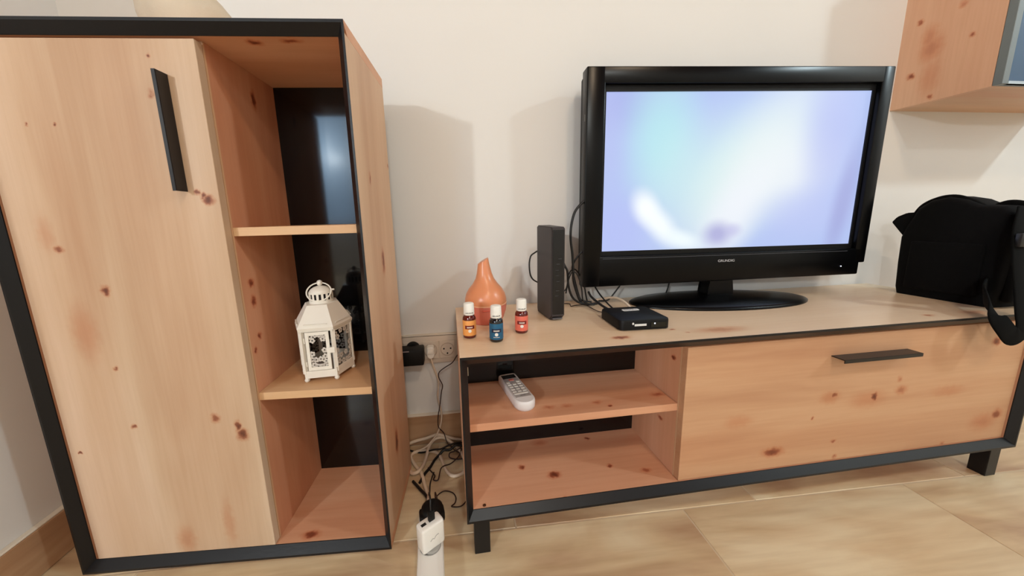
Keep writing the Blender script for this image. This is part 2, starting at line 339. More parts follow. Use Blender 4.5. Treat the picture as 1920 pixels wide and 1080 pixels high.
# ------------------------------------------------------------------ framed furniture: panels with bevelled black front edges
T = .018
KS = .75   # side panels are thinner than the top and bottom
def frame_panels(root, x0, x1, z0, z1, f, yb, mats, edge):
    """top/bottom/side oak panels whose front is chamfered towards the opening and skinned in black"""
    sk = [(0, -f), (.0045, -f), (T, -f+.013), (T, -f+.0145), (.004, -f+.0012), (0, -f+.0012)]
    body = [(0, -f+.0012), (.004, -f+.0012), (T, -f+.0145), (T, yb), (0, yb)]
    def P(d, y, side, end):
        e = d*KS; c = {'top': ((x0+e, x1-e)[end], z1-d), 'bottom': ((x0+e, x1-e)[end], z0+d), 'left': (x0+e, (z0+d, z1-d)[end]), 'right': (x1-e, (z0+d, z1-d)[end])}[side]
        return (c[0], y, c[1])
    out = {}
    for side in ('top', 'bottom', 'left', 'right'):
        bm = BM()
        if side == 'top': prism(bm, [(y, z1-d) for d, y in body], 'x', x0, x1)
        elif side == 'bottom': prism(bm, [(y, z0+d) for d, y in body], 'x', x0, x1)
        elif side == 'left': prism(bm, [(x0+d*KS, y) for d, y in body], 'z', z0+T+.0004, z1-T-.0004)
        else: prism(bm, [(x1-d*KS, y) for d, y in body], 'z', z0+T+.0004, z1-T-.0004)
        nm = {'top': 'top_panel', 'bottom': 'bottom_panel'}.get(side, 'side_panel')
        p = obj(nm, bm, mats[side], root)
        bm = BM()
        A = [bm.verts.new(P(d, y, side, 0)) for d, y in sk]; B = [bm.verts.new(P(d, y, side, 1)) for d, y in sk]
        n = len(sk); bm.faces.new(A); bm.faces.new(B[::-1])
        for i in range(n): bm.faces.new((A[i], B[i], B[(i+1) % n], A[(i+1) % n]))
        obj('edge_trim', bm, edge, p, label='black bevelled front edge')
        out[side] = p
    return out

# ---- tall cabinet on the left
cab = thing('display_cabinet', 'tall oak cabinet with a closed door and three open shelf bays', 'cabinet', (-.7212, 0, 0), -3.4919)
X0, X1, Z0, Z1, F_, YB = -.5788, 0, .0077, .961, .3371, -.1118
o_side = oak('oak_cab_side', 'z', K_cab_side, seed=3, c0=(212, 178, 146), c1=(200, 160, 128), c2=(222, 192, 160))
frame_panels(cab, X0, X1, Z0, Z1, F_, YB, {'top': oak('oak_cab_top', 'x', K_cab_top, seed=1), 'bottom': oak('oak_cab_bottom', 'x', K_cab_bot, seed=2), 'left': oak('oak_cab_left', 'z', seed=4), 'right': o_side}, m_edge)
bx('back_panel', m_black_back, cab, X0+T*KS, X1-T*KS, YB-.004, YB-.0005, Z0+T, Z1-T, label='glossy black back panel')
m_cdoor = oak('oak_cab_door', 'z', K_cab_door, seed=5, c0=(206, 180, 152), c1=(192, 160, 130), c2=(218, 196, 172))
d = bx('door', m_cdoor, cab, X0+T+.002, -.2292, -.325, -.309, Z0+T+.0015, .9387, bev=.0006, seg=1)
dv = bx('divider', oak('oak_cab_divider_shaded', 'z', K_cab_div, seed=6, c0=(208, 150, 116), c1=(196, 134, 102), c2=(218, 166, 132)), cab, -.247, -.229, -.3045, YB-.0042, Z0+T+.0003, Z1-T-.0003)  # redder, darker oak: the bay's shade is put into the divider colour
bx('edge_band', oak('pale_edge_band', 'z', seed=7, c0=(212, 170, 132), c1=(204, 160, 122), c2=(220, 180, 142)), dv, -.247, -.229, -.3075, -.3046, Z0+T+.0003, Z1-T-.0003, label='pale front edge band')
o_shelf = oak('oak_cab_shelf', 'x', seed=8, c0=(216, 178, 136), c1=(204, 160, 118), c2=(226, 192, 152))
for z in (.652, .343): bx('shelf', o_shelf, cab, -.2288, -.0137, -.3055, YB-.0042, z-.015, z, bev=.0004, seg=1)
bm = BM(); xh = -.277
prism(bm, [(xh-.001, -.325), (xh+.001, -.325), (xh+.001, -.3455), (xh+.0005, -.347), (xh-.0045, -.347), (xh-.0045, -.3455), (xh-.001, -.345)], 'z', .712, .888)
obj('handle', bm, m_handle, d, label='black angled metal pull along the door edge')
for x in (X0+.03, X1-.03):
    for y in (-.31, -.14):
        bm = BM(); lathe(bm, [(.011, 0), (.013, .002), (.013, .0077)], 16, (x, y, 0)); obj('foot', bm, m_dark, cab, smooth=True)

# ---- low television unit
tvu = thing('tv_unit', 'low wide oak television unit with black edges, open shelf and drop door', 'tv stand', (-.5917, 0, 0), .4188)
tX1, tZ0, tZ1, tF, tB = 1.337, .0732, .4147, .3676, -.0223
top_oak = oak('oak_tvu_top_sheen', 'x', K_tvu_top, seed=11, c0=(240, 220, 190), c1=(232, 208, 174), c2=(245, 228, 200), rough=.28)  # paler than the other oak: the top's sheen is put into the colour
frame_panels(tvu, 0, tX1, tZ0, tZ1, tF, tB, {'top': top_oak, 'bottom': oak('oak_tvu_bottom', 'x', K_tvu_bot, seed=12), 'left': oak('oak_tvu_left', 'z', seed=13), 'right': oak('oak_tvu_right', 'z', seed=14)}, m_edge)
bx('back_panel', m_black_back, tvu, T*KS, tX1-T*KS, -.1655, -.162, tZ0+T, tZ1-T, label='black back panel')
m_tdoor = oak('oak_tvu_door', 'x', K_tvu_door, seed=15, c0=(204, 160, 124), c1=(188, 140, 106), c2=(214, 176, 140))
d = bx('door', m_tdoor, tvu, .453, tX1-T-.001, -.352, -.336, tZ0+T+.0015, .3925, bev=.0006, seg=1)
dv = bx('divider', oak('oak_tvu_divider', 'z', K_tvu_div, seed=16), tvu, .453, .471, -.3325, -.1657, tZ0+T+.0003, tZ1-T-.0003)
bx('edge_band', bpy.data.materials['pale_edge_band'], dv, .4526, .471, -.3355, -.3326, tZ0+T+.0003, tZ1-T-.0003, label='pale front edge band')
bx('shelf', oak('oak_tvu_shelf', 'x', K_tvu_shelf, seed=17), tvu, T*KS+.0003, .4524, -.334, -.1657, .2455, .2615, bev=.0004, seg=1)
bm = BM(); zh = .3475
prism(bm, [(-.352, zh+.001), (-.352, zh-.001), (-.3765, zh-.001), (-.3765, zh-.0065), (-.378, zh-.0065), (-.378, zh+.0005), (-.377, zh+.001)], 'x', .79, .985)
obj('handle', bm, m_handle, d, label='black angled metal pull near the top of the door')
for x in (.013, 1.268):
    for y0, y1 in ((-.3655, -.3355), (-.062, -.032)):
        bx('leg', m_edge, tvu, x, x+.031, y0, y1, 0, tZ0, bev=.0008, seg=1)
bm = BM(); lathe(bm, [(.0035, .0), (.0035, .0012), (.001, .0014)], 12, (.036, -.348, tZ0+T)); obj('screw_head', bm, m_chrome, tvu)
bx('hinge_plate', m_chrome, tvu, T*KS, T*KS+.0015, -.35, -.3475, .372, .388)

# ---- wall cabinet, upper right
wc = thing('wall_cabinet', 'oak wall cabinet with a glass door, upper right', 'cabinet', (.744, 0, .945))
def sh(L): return [[k[0]-.744, k[1], k[2]-.945]+k[3:] for k in L]
WW, WH = .548, .42
o_wc = oak('oak_wall_cab', 'z', sh(K_wc), seed=21, c0=(228, 190, 160), c1=(218, 174, 144), c2=(234, 200, 170))
bx('side_panel', o_wc, wc, 0, .018, -.196, 0, .0, WH)
bx('side_panel', o_wc, wc, WW-.018, WW, -.196, 0, .0, WH)
o_wb = oak('oak_wall_cab_under', 'x', seed=22, c0=(212, 174, 142))
bx('bottom_panel', o_wb, wc, .0182, WW-.0182, -.196, 0, 0, .018)
bx('top_panel', o_wb, wc, .0182, WW-.0182, -.196, 0, WH-.018, WH)
bx('back_panel', o_wb, wc, .0182, WW-.0182, -.008, -.001, .018, WH-.018)
m_alu = mat('grey_door_frame', (112, 120, 122), .4, metal=.2)
bm = BM(); fw_ = .017
for a in ((0, fw_, 0, WH), (WW-fw_, WW, 0, WH), (fw_, WW-fw_, 0, .006), (fw_, WW-fw_, WH-fw_, WH)): box(bm, a[0], a[1], -.213, -.1965, a[2], a[3], bev=.0008, seg=1)
dr = obj('door', bm, m_alu, wc, smooth=True, label='grey framed glass door')
bx('glass_pane', mat('blue_reflection_glass', (44, 78, 112), .25, spec=.3), dr, fw_+.004, WW-fw_, -.210, -.205, .006, WH-fw_, label='glass pane with a blue reflection in its colour')  # blue base colour stands in for window light reflected in the glass
bx('bottom_rail', mat('pale_blue_rail', (176, 192, 204), .3), dr, fw_, WW-fw_, -.2135, -.204, .0, .0062, label='pale rail along the bottom of the glass')
bx('seal_strip', mat('dark_blue_seal', (14, 30, 56), .5), dr, fw_, fw_+.004, -.2105, -.203, .006, WH-fw_, label='dark blue seal beside the glass')

# ------------------------------------------------------------------ television
TY = -.1072
tv = thing('television', 'black flat television on an oval stand showing a pale blue picture', 'television', (.1458, TY, .4147), -3.6537)
ZC = .7576-.4147; SW, SH = .6977, .6977*9/16
def scr_mat():
    M = NT('screen_picture'); tc = M.new('ShaderNodeTexCoord'); col = None
    base = M.new('ShaderNodeRGB'); base.outputs[0].default_value = lin((176, 192, 236)); cur = base.outputs[0]
    def px(u, v): return ((u-112)/1040-.5)*SW, ZC+(.5-(v-150)/625)*SH
    blobs = [(200, 200, 200, 110, 0, (160, 168, 226), .8), (640, 180, 300, 60, 0, (172, 190, 236), .7), (340, 330, 150, 260, 0, (180, 230, 232), .9), (130, 330, 70, 200, 0, (178, 188, 235), .6),
             (600, 480, 340, 250, 30, (206, 234, 232), .95), (720, 430, 420, 170, 55, (226, 236, 236), .95), (840, 470, 210, 170, 20, (234, 238, 242), .85), (640, 640, 200, 110, 60, (236, 238, 246), .8),
             (1010, 300, 110, 300, 0, (184, 192, 236), .75), (950, 640, 200, 110, 0, (186, 196, 238), .7), (1100, 600, 45, 260, -8, (156, 160, 212), .8), (180, 680, 160, 150, 0, (176, 186, 240), .8),
             (285, 600, 52, 80, 28, (248, 252, 252), 1.0), (345, 670, 50, 110, 42, (246, 252, 252), 1.0), (440, 735, 80, 40, -20, (240, 250, 250), .9), (585, 715, 62, 55, 0, (152, 150, 208), .85), (650, 700, 36, 30, 0, (180, 178, 224), .6)]
    for (u, v, rx, ry, an, c, st) in blobs:
        x, z = px(u, v)
        s = M.new('ShaderNodeVectorMath', operation='SUBTRACT'); s.inputs[1].default_value = (x, 0, z); M.link(tc.outputs['Object'], s.inputs[0])
        r = M.new('ShaderNodeVectorRotate', rotation_type='Y_AXIS'); r.inputs['Angle'].default_value = R(an); M.link(s.outputs[0], r.inputs['Vector'])
        q = M.new('ShaderNodeVectorMath', operation='MULTIPLY'); q.inputs[1].default_value = (1040/rx/SW, 0, 625/ry/SH); M.link(r.outputs[0], q.inputs[0])
        l = M.new('ShaderNodeVectorMath', operation='LENGTH'); M.link(q.outputs[0], l.inputs[0])
        mr = M.new('ShaderNodeMapRange', interpolation_type='SMOOTHSTEP'); mr.inputs['From Min'].default_value = 1.45; mr.inputs['From Max'].default_value = .15
        mr.inputs['To Max'].default_value = st*.88; M.link(l.outputs['Value'], mr.inputs['Value'])
        mx = M.new('ShaderNodeMix', data_type='RGBA'); M.link(mr.outputs[0], mx.inputs[0]); M.link(cur, mx.inputs[6]); mx.inputs[7].default_value = lin(c); cur = mx.outputs[2]
    M.link(cur, M.b.inputs['Emission Color']); M.b.inputs['Emission Strength'].default_value = 1.0
    M.b.inputs['Base Color'].default_value = (.004, .004, .005, 1); M.b.inputs['Roughness'].default_value = .35
    return M.m
bm = BM(); ox0, ox1, oz0, oz1 = -.401, .387, .478-.4147, 1.006-.4147
def ringframe(bm, O, I, y0, y1, step=None):
    x0, x1, z0, z1 = O; a0, a1, b0, b1 = I
    box(bm, x0, a0, y0, y1, z0, z1, bev=.0035); box(bm, a1, x1, y0, y1, z0+.032, z1, bev=.0035)
    box(bm, a0-.006, a1+.006, y0, y1, b1, z1, bev=.0035); box(bm, a0-.006, a1+.0165, y0, y1, z0, b0, bev=.0035)
ringframe(bm, (ox0, ox1, oz0, oz1), (-SW/2-.006, SW/2+.006, ZC-SH/2-.012, ZC+SH/2+.014), -.016, .02)
for v in bm.verts:
    if v.co.z < oz0+.03: v.co.z -= .009*(ox1-v.co.x)/(ox1-ox0)
bz = obj('bezel', bm, m_bezel, tv, smooth=True)
bm = BM(); I = (-SW/2-.007, SW/2+.007, ZC-SH/2-.013, ZC+SH/2+.015)
for a in ((I[0], -SW/2+.0005, I[2], I[3]), (SW/2-.0005, I[1], I[2], I[3]), (-SW/2, SW/2, ZC+SH/2-.0005, I[3]), (-SW/2, SW/2, I[2], ZC-SH/2+.0005)): box(bm, a[0], a[1], -.004, .012, a[2], a[3])
obj('inner_frame', bm, m_dark, bz, label='matte black inner screen border')
bx('screen', scr_mat(), tv, -SW/2, SW/2, -.0005, .006, ZC-SH/2, ZC+SH/2, label='lit screen with a pale blue and white picture')
bm = BM(); v = box(bm, ox0+.006, ox1-.006, .019, .052, oz0+.004, oz1-.006, bev=.006)
v = box(bm, ox0+.12, ox1-.12, .05, .088, oz0+.03, oz1-.10, bev=.012)
obj('rear_housing', bm, m_dark, tv, smooth=True)
text('brand_lettering', 'GRUNDIG', .0092, mat('silver_print', (205, 205, 210), .3, metal=.3), bz, Matrix.Translation((-.012, -.0162, .528-.4147)) @ FRONT, xs=1.12)
bm = BM(); lathe(bm, [(.0, 0), (.0016, 0), (.0016, .0006), (0, .0006)], 10); xf(bm.verts, Matrix.Translation((.318, -.0164, .502-.4147)) @ FRONT)
obj('power_light', bm, mat('led_white', (230, 235, 240), .3, emis=(220, 230, 255), es=1.2), bz, label='tiny pale power light')
bm = BM(); box(bm, -.3495, .33, -.0168, -.0158, ZC-SH/2-.0185, ZC-SH/2-.0172); obj('trim_line', bm, mat('grey_trim_line', (70, 72, 80), .3), bz)
bx('side_marking', mat('grey_mark', (150, 150, 150), .4), bz, ox0-.0003, ox0+.001, -.006, -.004, .30+.17, .316+.17)
# stand: glossy oval foot and neck
bm = BM(); segs = 64; prof = [(1.0, 0), (1.0, .004), (.985, .0065), (.93, .010), (.6, .017), (.3, .021), (0, .022)]
lathe(bm, [(.2*r, z) for r, z in prof], segs)
xf(bm.verts, Matrix.Translation((-.018, -.0035, 0)) @ Matrix.Diagonal((1.23, .49, 1, 1)))
obj('stand_base', bm, m_bezel, tv, smooth=True, angle=50)
bm = BM(); prism(bm, [(-.058, .0), (.022, .0), (.016, .02), (.014, .075), (-.048, .075), (-.05, .02)], 'y', -.012, .03)
bmesh.ops.bevel(bm, geom=bm.edges[:], offset=.003, segments=2, affect='EDGES'); obj('stand_neck', bm, m_bezel, tv, smooth=True)
for v_ in tv.children:
    if v_.name.startswith('stand_neck'): v_.location = (0, .0, .010)

# ------------------------------------------------------------------ router
rt_ = thing('router', 'upright dark grey router standing left of the television', 'router', (-.3545, -.1945, .4147), 6)
bm = BM()
prism(bm, [(0, .012), (.014, 0), (.09, 0), (.094, .01), (.094, .218), (.088, .2215), (.004, .2185), (0, .214)], 'x', -.0165, .0165)
bmesh.ops.bevel(bm, geom=[e for e in bm.edges if abs(e.verts[0].co.x-e.verts[1].co.x) < 1e-6], offset=.002, segments=2, affect='EDGES')
xf(bm.verts, Matrix.Translation((0, 0, 0)) ); obj('housing', bm, m_router, rt_, smooth=True)
bx('front_panel', mat('router_front_gloss', (18, 18, 20), .25), rt_, -.0135, .0135, -.0008, .001, .016, .212)
m_faint = mat('faint_icon_print', (58, 58, 62), .4)
bm = BM()
for z in (.146, .134, .12, .108, .094, .072, .06): box(bm, -.004+.004*math.sin(z*400), .004+.004*math.sin(z*400), -.0011, -.0007, z, z+.0012)
obj('indicator_icons', bm, m_faint, rt_, kind='stuff')
bx('logo_strip', mat('grey_logo_strip', (95, 92, 95), .4), rt_, -.012, .012, .0015, .0135, .0035, .006).rotation_euler = (0, 0, 0)

# ------------------------------------------------------------------ set top box
sb_ = thing('set_top_box', 'small square black set top box with a white sticker on top', 'tv box', (-.194, -.242, .4147), -2); sb_.scale = (1, 1, 1.15)
bm = BM(); rprism(bm, 0, 0, .112, .104, .0015, .0205, .012, 6, .004); obj('case', bm, m_dark, sb_, smooth=True, angle=40)
bm = BM(); rprism(bm, 0, 0, .096, .09, 0, .0018, .01, 4); obj('base_pad', bm, m_dark, sb_)
bm = BM(); rprism(bm, 0, 0, .040, .0125, 0, .0006, .004, 5)
for f in []: pass
st = obj('sticker', bm, mat('white_sticker', (232, 230, 226), .5), sb_, label='white curved sticker with dark lettering'); st.location = (.004, .022, .0205); st.rotation_euler = (0, 0, R(3))
text('sticker_lettering', 'DOOVI', .0085, mat('dark_print', (48, 46, 50), .5), st, Matrix.Translation((0, 0, .0007)), ext=.0001, xs=1.15)
bm = BM(); box(bm, -.024, .002, -.0526, -.0516, .0085, .0125); lathe(bm, [(.0, 0), (.0022, 0), (.0022, .001), (0, .001)], 12, (-.0275, 0, 0)); 
obj_v = [v for v in bm.verts if v.co.y > -.03]; xf(obj_v, Matrix.Translation((0, -.0516, .0135)) @ FRONT)
obj('front_logo', bm, mat('white_print', (225, 225, 222), .4), sb_, label='white logo printed on the front edge')
fp = bx('infrared_window', mat('ir_window', (12, 20, 14), .15), sb_, .012, .046, -.0528, -.0515, .005, .0145)
bm = BM(); lathe(bm, [(0, 0), (.0014, 0), (.0014, .0006), (0, .0006)], 10); xf(bm.verts, Matrix.Translation((.020, -.0528, .0125)) @ FRONT)
obj('status_light', bm, bpy.data.materials['led_white'], sb_)

# ------------------------------------------------------------------ aroma diffuser
df = thing('aroma_diffuser', 'orange teardrop aroma diffuser behind the little bottles', 'diffuser', (-.520, -.160, .4147)); df.scale = (1.05, 1.05, 1.0)
def mixmat(name, col, rough=.3, tr=.35, ss=.0):
    m = mat(name, col, rough); b = m.node_tree.nodes['Principled BSDF']
    b.inputs['Subsurface Weight'].default_value = .35; b.inputs['Subsurface Radius'].default_value = (.03, .012, .006); b.inputs['Subsurface Scale'].default_value = .5
    return m
m_or = mixmat('orange_shell', (222, 146, 104), .3); m_co = mixmat('coral_reservoir', (214, 120, 102), .24)
bm = BM(); H = [(.046, .047), (.0465, .05), (.046, .058), (.0435, .068), (.037, .080), (.0275, .092), (.0205, .104), (.0168, .116), (.0145, .128), (.0128, .138), (.0112, .1455)]
rr = []
vs = lathe(bm, H, 40, cap=False)
for v in vs:
    if v.co.z > .145: v.co.z += v.co.x*.62
    if v.co.z > .09: v.co.x -= (v.co.z-.09)*.05
bmesh.ops.contextual_create(bm, geom=[e for e in bm.edges if e.is_boundary and e.verts[0].co.z > .12])
obj('upper_shell', bm, m_or, df, smooth=True, angle=60)
bm = BM(); lathe(bm, [(.0, .0), (.033, 0), (.035, .002), (.0405, .014), (.0452, .028), (.0468, .040), (.0465, .0455), (.0, .0455)], 40); obj('reservoir', bm, m_co, df, smooth=True, angle=60, label='coral pink lower reservoir')
bm = BM(); lathe(bm, [(.0462, .0452), (.0473, .0455), (.0473, .0475), (.0462, .0478)], 40, cap=False); obj('clear_band', bm, mat('pale_band', (236, 178, 142), .12), df, smooth=True, label='shiny pale band round the middle')
bx('button', mat('button_coral', (206, 96, 78), .3), df, -.012, .009, -.0478, -.0462, .036, .040, bev=.0006, seg=1)

# ------------------------------------------------------------------ three essential oil bottles
m_amber = mat('amber_glass_dark', (92, 22, 16), .08, spec=.8); m_bluegl = mat('dark_glass', (16, 18, 24), .08, spec=.8)
m_cap = mat('white_ribbed_cap', (240, 238, 230), .45)
def bottle(loc, glass, lab, dark, label, rz, band=False):
    b = thing('essential_oil_bottle', label, 'bottle', loc, rz, 'essential oil bottles on the television unit')
    bm = BM(); lathe(bm, [(0, 0), (.0118, 0), (.0132, .0015), (.0136, .003), (.0136, .040), (.013, .0435), (.0108, .0465), (.0095, .048), (.0095, .052), (0, .052)], 28)
    obj('glass_body', bm, glass, b, smooth=True, angle=50)
    bm = BM(); lathe(bm, [(.01385, .006), (.0139, .0062), (.0139, .0378), (.01385, .038)], 28, cap=False); lb = obj('paper_label', bm, mat(lab[0], lab[1], .5), b, smooth=True)
    def patch(name, a0, a1, z0, z1, col, r=.01405, lbl=None):
        bm = BM(); n = 8; A = []; B = []
        for k in range(n+1):
            a = R(a0+(a1-a0)*k/n-90)
            A.append((r*math.cos(a), r*math.sin(a)))
        for k in range(n):
            q = [bm.verts.new((A[k][0], A[k][1], z0)), bm.verts.new((A[k+1][0], A[k+1][1], z0)), bm.verts.new((A[k+1][0], A[k+1][1], z1)), bm.verts.new((A[k][0], A[k][1], z1))]
            bm.faces.new(q)
        bmesh.ops.remove_doubles(bm, verts=bm.verts[:], dist=1e-6)
        r_ = bmesh.ops.extrude_face_region(bm, geom=bm.faces[:]); 
        for v in [x for x in r_['geom'] if isinstance(x, bmesh.types.BMVert)]: v.co.x *= 1.004; v.co.y *= 1.004
        return obj(name, bm, col, lb, label=lbl)
    patch('title_plate', -42, 42, .0205, .028, mat('plate_'+lab[0], dark, .5), lbl='dark title plate')
    patch('title_print', -24, 24, .0228, .0252, mat('title_print', (215, 205, 195), .5), r=.01415, lbl='pale printed name')
    bm = BM(); lathe(bm, [(0, 0), (.0034, 0), (.0034, .0006), (0, .0006)], 16); xf(bm.verts, Matrix.Translation((0, -.0139, .0168)) @ FRONT)
    obj('round_emblem', bm, m_white, lb, label='white round emblem')
    if band: patch('small_print', -26, 26, .0105, .0115, bpy.data.materials['title_print'], r=.0141)
    bm = BM(); n = 40; rr = []
    lathe(bm, [(0, .0485), (.0108, .0485), (.0112, .0492), (.0112, .0525), (.0106, .0530), (.0106, .0538), (.0112, .0543), (.0106, .0705), (.0098, .0722), (.008, .0728), (0, .0728)], n)
    obj('cap', bm, m_cap, b, smooth=True, angle=50)
    bm = BM()
    for k in range(9):
        a = R(-90-40+k*10); box(bm, -.0007, .0007, -.0003, .0003, .0526, .0526+.0006+.0008*((k*7) % 3)/2)
        xf(bm.verts[-8:], Matrix.Translation((.0113*math.cos(a), .0113*math.sin(a), 0)) @ Matrix.Rotation(a+R(90), 4, 'Z'))
    obj('cap_print', bm, mat('dark_cap_print', (60, 50, 50), .6), b, label='dark lettering round the cap rim')
    return b
bottle((-.565, -.2605, .4147), m_amber, ('orange_label', (240, 164, 88)), (120, 30, 22), 'small bottle with a light orange label, leftmost of three bottles', 0)
bottle((-.5132, -.2925, .4147), m_bluegl, ('blue_label', (24, 92, 128)), (18, 32, 62), 'small bottle with a deep blue label, between two amber bottles', -6, True)
bottle((-.4536, -.2525, .4147), m_amber, ('salmon_label', (228, 112, 92)), (118, 26, 22), 'small bottle with a salmon red label, nearest the router', -8)

# ------------------------------------------------------------------ cordless phone on the unit shelf
ph = thing('cordless_phone', 'white cordless phone handset lying on the open shelf', 'phone', (-.4650, -.2420, .2615), 10)
def outline(n=10):
    pts = []
    L, W = .138, .046
    for k in range(n+1): a = R(180+180*k/n); pts.append((W/2*math.cos(a), -L/2+W/2*.98+W/2*.98*math.sin(a)))
    for k in range(5): a = R(0+90*k/4); pts.append((W/2-.008+.007*math.cos(a), L/2-.008+.008*math.sin(a)))
    for k in range(5): a = R(90+90*k/4); pts.append((-W/2+.008+.007*math.cos(a), L/2-.008+.008*math.sin(a)))
    return pts
bm = BM(); pts = outline()
rings = []
for z, s in ((0, .86), (.003, .96), (.008, 1), (.015, 1), (.0195, .97), (.0215, .90)):
    rings.append([bm.verts.new((x*s, (y)*(1-(1-s)*.4), z)) for x, y in pts])
n = len(pts); bm.faces.new(rings[0][::-1]); bm.faces.new(rings[-1])
for a, b in zip(rings, rings[1:]):
    for k in range(n): bm.faces.new((a[k], a[(k+1) % n], b[(k+1) % n], b[k]))
m_phone = mat('phone_white', (226, 222, 222), .35)
obj('handset_body', bm, m_phone, ph, smooth=True, angle=40)
bx('display', mat('phone_display', (22, 20, 22), .15), ph, -.0165, .0165, .042, .060, .0212, .0222, bev=.0005, seg=1)
bx('keypad_plate', mat('phone_silver', (196, 192, 192), .3, metal=.3), ph, -.0175, .0175, -.045, .0405, .0210, .0219, bev=.0005, seg=1)
def key(x, y, w, d, m, nm='key'): bx(nm, m, ph, x-w/2, x+w/2, y-d/2, y+d/2, .0217, .0232, bev=.0006, seg=1)
key(0, .033, .012, .008, mat('coral_key', (205, 120, 104), .4), 'call_key')
for s in (-1, 1): key(s*.012, .022, .008, .006, m_white)
for j in range(3):
    for i in (-1, 0, 1): key(i*.0115, .012-j*.011, .0085, .0055, m_white)
for i in (-1, 0, 1): key(i*.0115, -.0205, .009, .005, m_white)
key(0, -.030, .032, .0055, m_white, 'wide_key')
bx('brand_print', mat('dark_phone_print', (70, 66, 70), .5), ph, -.006, .006, -.0395, -.0385, .0219, .0222)

# ------------------------------------------------------------------ lantern
lt = bpy.data.objects.new('candle_lantern', None); lt.empty_display_size = .05; COL.objects.link(lt)
a_ = R(-3.4919); lx, ly = -.133, -.219
lt.location = (-.7212+lx*math.cos(a_)-ly*math.sin(a_), lx*math.sin(a_)+ly*math.cos(a_), .343); lt.rotation_euler = (0, 0, R(-3.5+7)); lt.scale = (1, 1, 1.05)
tag(lt, 'white metal hexagonal candle lantern with flower cut glass on the middle shelf', 'lantern')
def hexv(s, rot=0): return [(s*math.cos(R(60*k-120+rot))*(.86 if k in (2, 5) else 1), s*math.sin(R(60*k-120+rot))) for k in range(6)]   # vertex 0,1 = front edge
S = .060
def hexprism(bm, s0, z0, s1, z1, hollow=0):
    A = [bm.verts.new((x, y, z0)) for x, y in hexv(s0)]; B = [bm.verts.new((x, y, z1)) for x, y in hexv(s1)]
    for k in range(6): bm.faces.new((A[k], A[(k+1) % 6], B[(k+1) % 6], B[k]))
    return A, B
bm = BM(); A, B = hexprism(bm, S, .008, S, .018); bm.faces.new(A[::-1]); bm.faces.new(B); obj('base', bm, m_white_metal, lt)
for x, y in hexv(S-.004):
    bm = BM(); lathe(bm, [(0, 0), (.0035, .0008), (.0052, .004), (.0035, .0075), (0, .0082)], 14, (x, y, 0)); obj('ball_foot', bm, m_white_metal, lt, smooth=True, angle=60)
for x, y in hexv(S-.003):
    bm = BM(); box(bm, x-.0035, x+.0035, y-.0035, y+.0035, .0175, .102); 
    a = math.atan2(y, x); xf(bm.verts, Matrix.Translation((x, y, 0)) @ Matrix.Rotation(a, 4, 'Z') @ Matrix.Translation((-x, -y, 0)))
    obj('corner_post', bm, m_white_metal, lt)
def side(k):  # matrix mapping local (u along side, w outward, z) to lantern space
    h = hexv(S); a, b = Vector(h[k]), Vector(h[(k+1) % 6]); mid = (a+b)/2; u = (b-a).normalized(); nrm = Vector((u.y, -u.x))
    return Matrix(((u.x, nrm.x, 0, mid.x), (u.y, nrm.y, 0, mid.y), (0, 0, 1, 0), (0, 0, 0, 1)))
m_glass = mat('lantern_glass', (235, 235, 235), .05, trans=1, ior=1.05)
m_flower = mat('frosted_flowers', (206, 200, 192), .6)
flower_spots = [(-.011, .082), (-.015, .090), (.0115, .084), (.015, .092), (-.004, .0925), (.005, .0925), (-.014, .056), (.013, .062), (.0135, .050), (-.007, .044), (.003, .045), (-.012, .034), (.011, .032), (-.004, .031), (.004, .030), (.014, .040), (-.015, .045)]
for k in range(6):
    M = side(k)
    if k == 0:
        bm = BM()
        for a in ((-.0215, -.0155, .0235, .0985), (.0155, .0215, .0235, .0985), (-.0155, .0155, .0235, .030), (-.0155, .0155, .0925, .0985)): box(bm, a[0], a[1], -.0015, .0012, a[2], a[3])
        xf(bm.verts, M); dd = obj('door', bm, m_white_metal, lt)
        bm = BM(); box(bm, .019, .031, .0012, .0028, .056, .067, bev=.0006, seg=1); xf(bm.verts, M); obj('latch', bm, m_white_metal, dd, smooth=True)
        for z in (.032, .078):
            bm = BM(); lathe(bm, [(.0014, z), (.0014, z+.010)], 10, (-.0235, .001, 0)); xf(bm.verts, M); obj('hinge', bm, m_white_metal, dd)
        for a in ((-.030, .0175, .030, .0225), (-.030, .0995, .030, .103)):
            bm = BM(); box(bm, a[0], a[2], -.0015, .0012, a[1], a[3]); xf(bm.verts, M); obj('rail', bm, m_white_metal, lt)
        gw = .0158; gp = dd
    else:
        for z0, z1 in ((.0175, .026), (.097, .103)):
            bm = BM(); box(bm, -.030, .030, -.0015, .001, z0, z1); xf(bm.verts, M); obj('rail', bm, m_white_metal, lt)
        gw = .0265; gp = lt
    bm = BM(); box(bm, -gw, gw, -.0009, -.0004, .0255, .0985); xf(bm.verts, M); g = obj('glass_pane', bm, m_glass, gp)
    bm = BM()
    for (u, z) in flower_spots:
        u *= gw/.0185
        r0 = .0056
        for p in range(5):
            a = R(72*p+u*9000); vs = lathe(bm, [(0, 0), (r0*.42, 0), (r0*.42, .0003), (0, .0003)], 7)
            xf(vs, Matrix.Translation((u+r0*.62*math.cos(a), -.0002, z+r0*.62*math.sin(a))) @ FRONT @ Matrix.Rotation(math.pi, 4, 'X'))
    xf(bm.verts, M); f_ = obj('flower_frosting', bm, m_flower, lt if k else dd, kind='stuff', label='frosted white flowers on the glass')
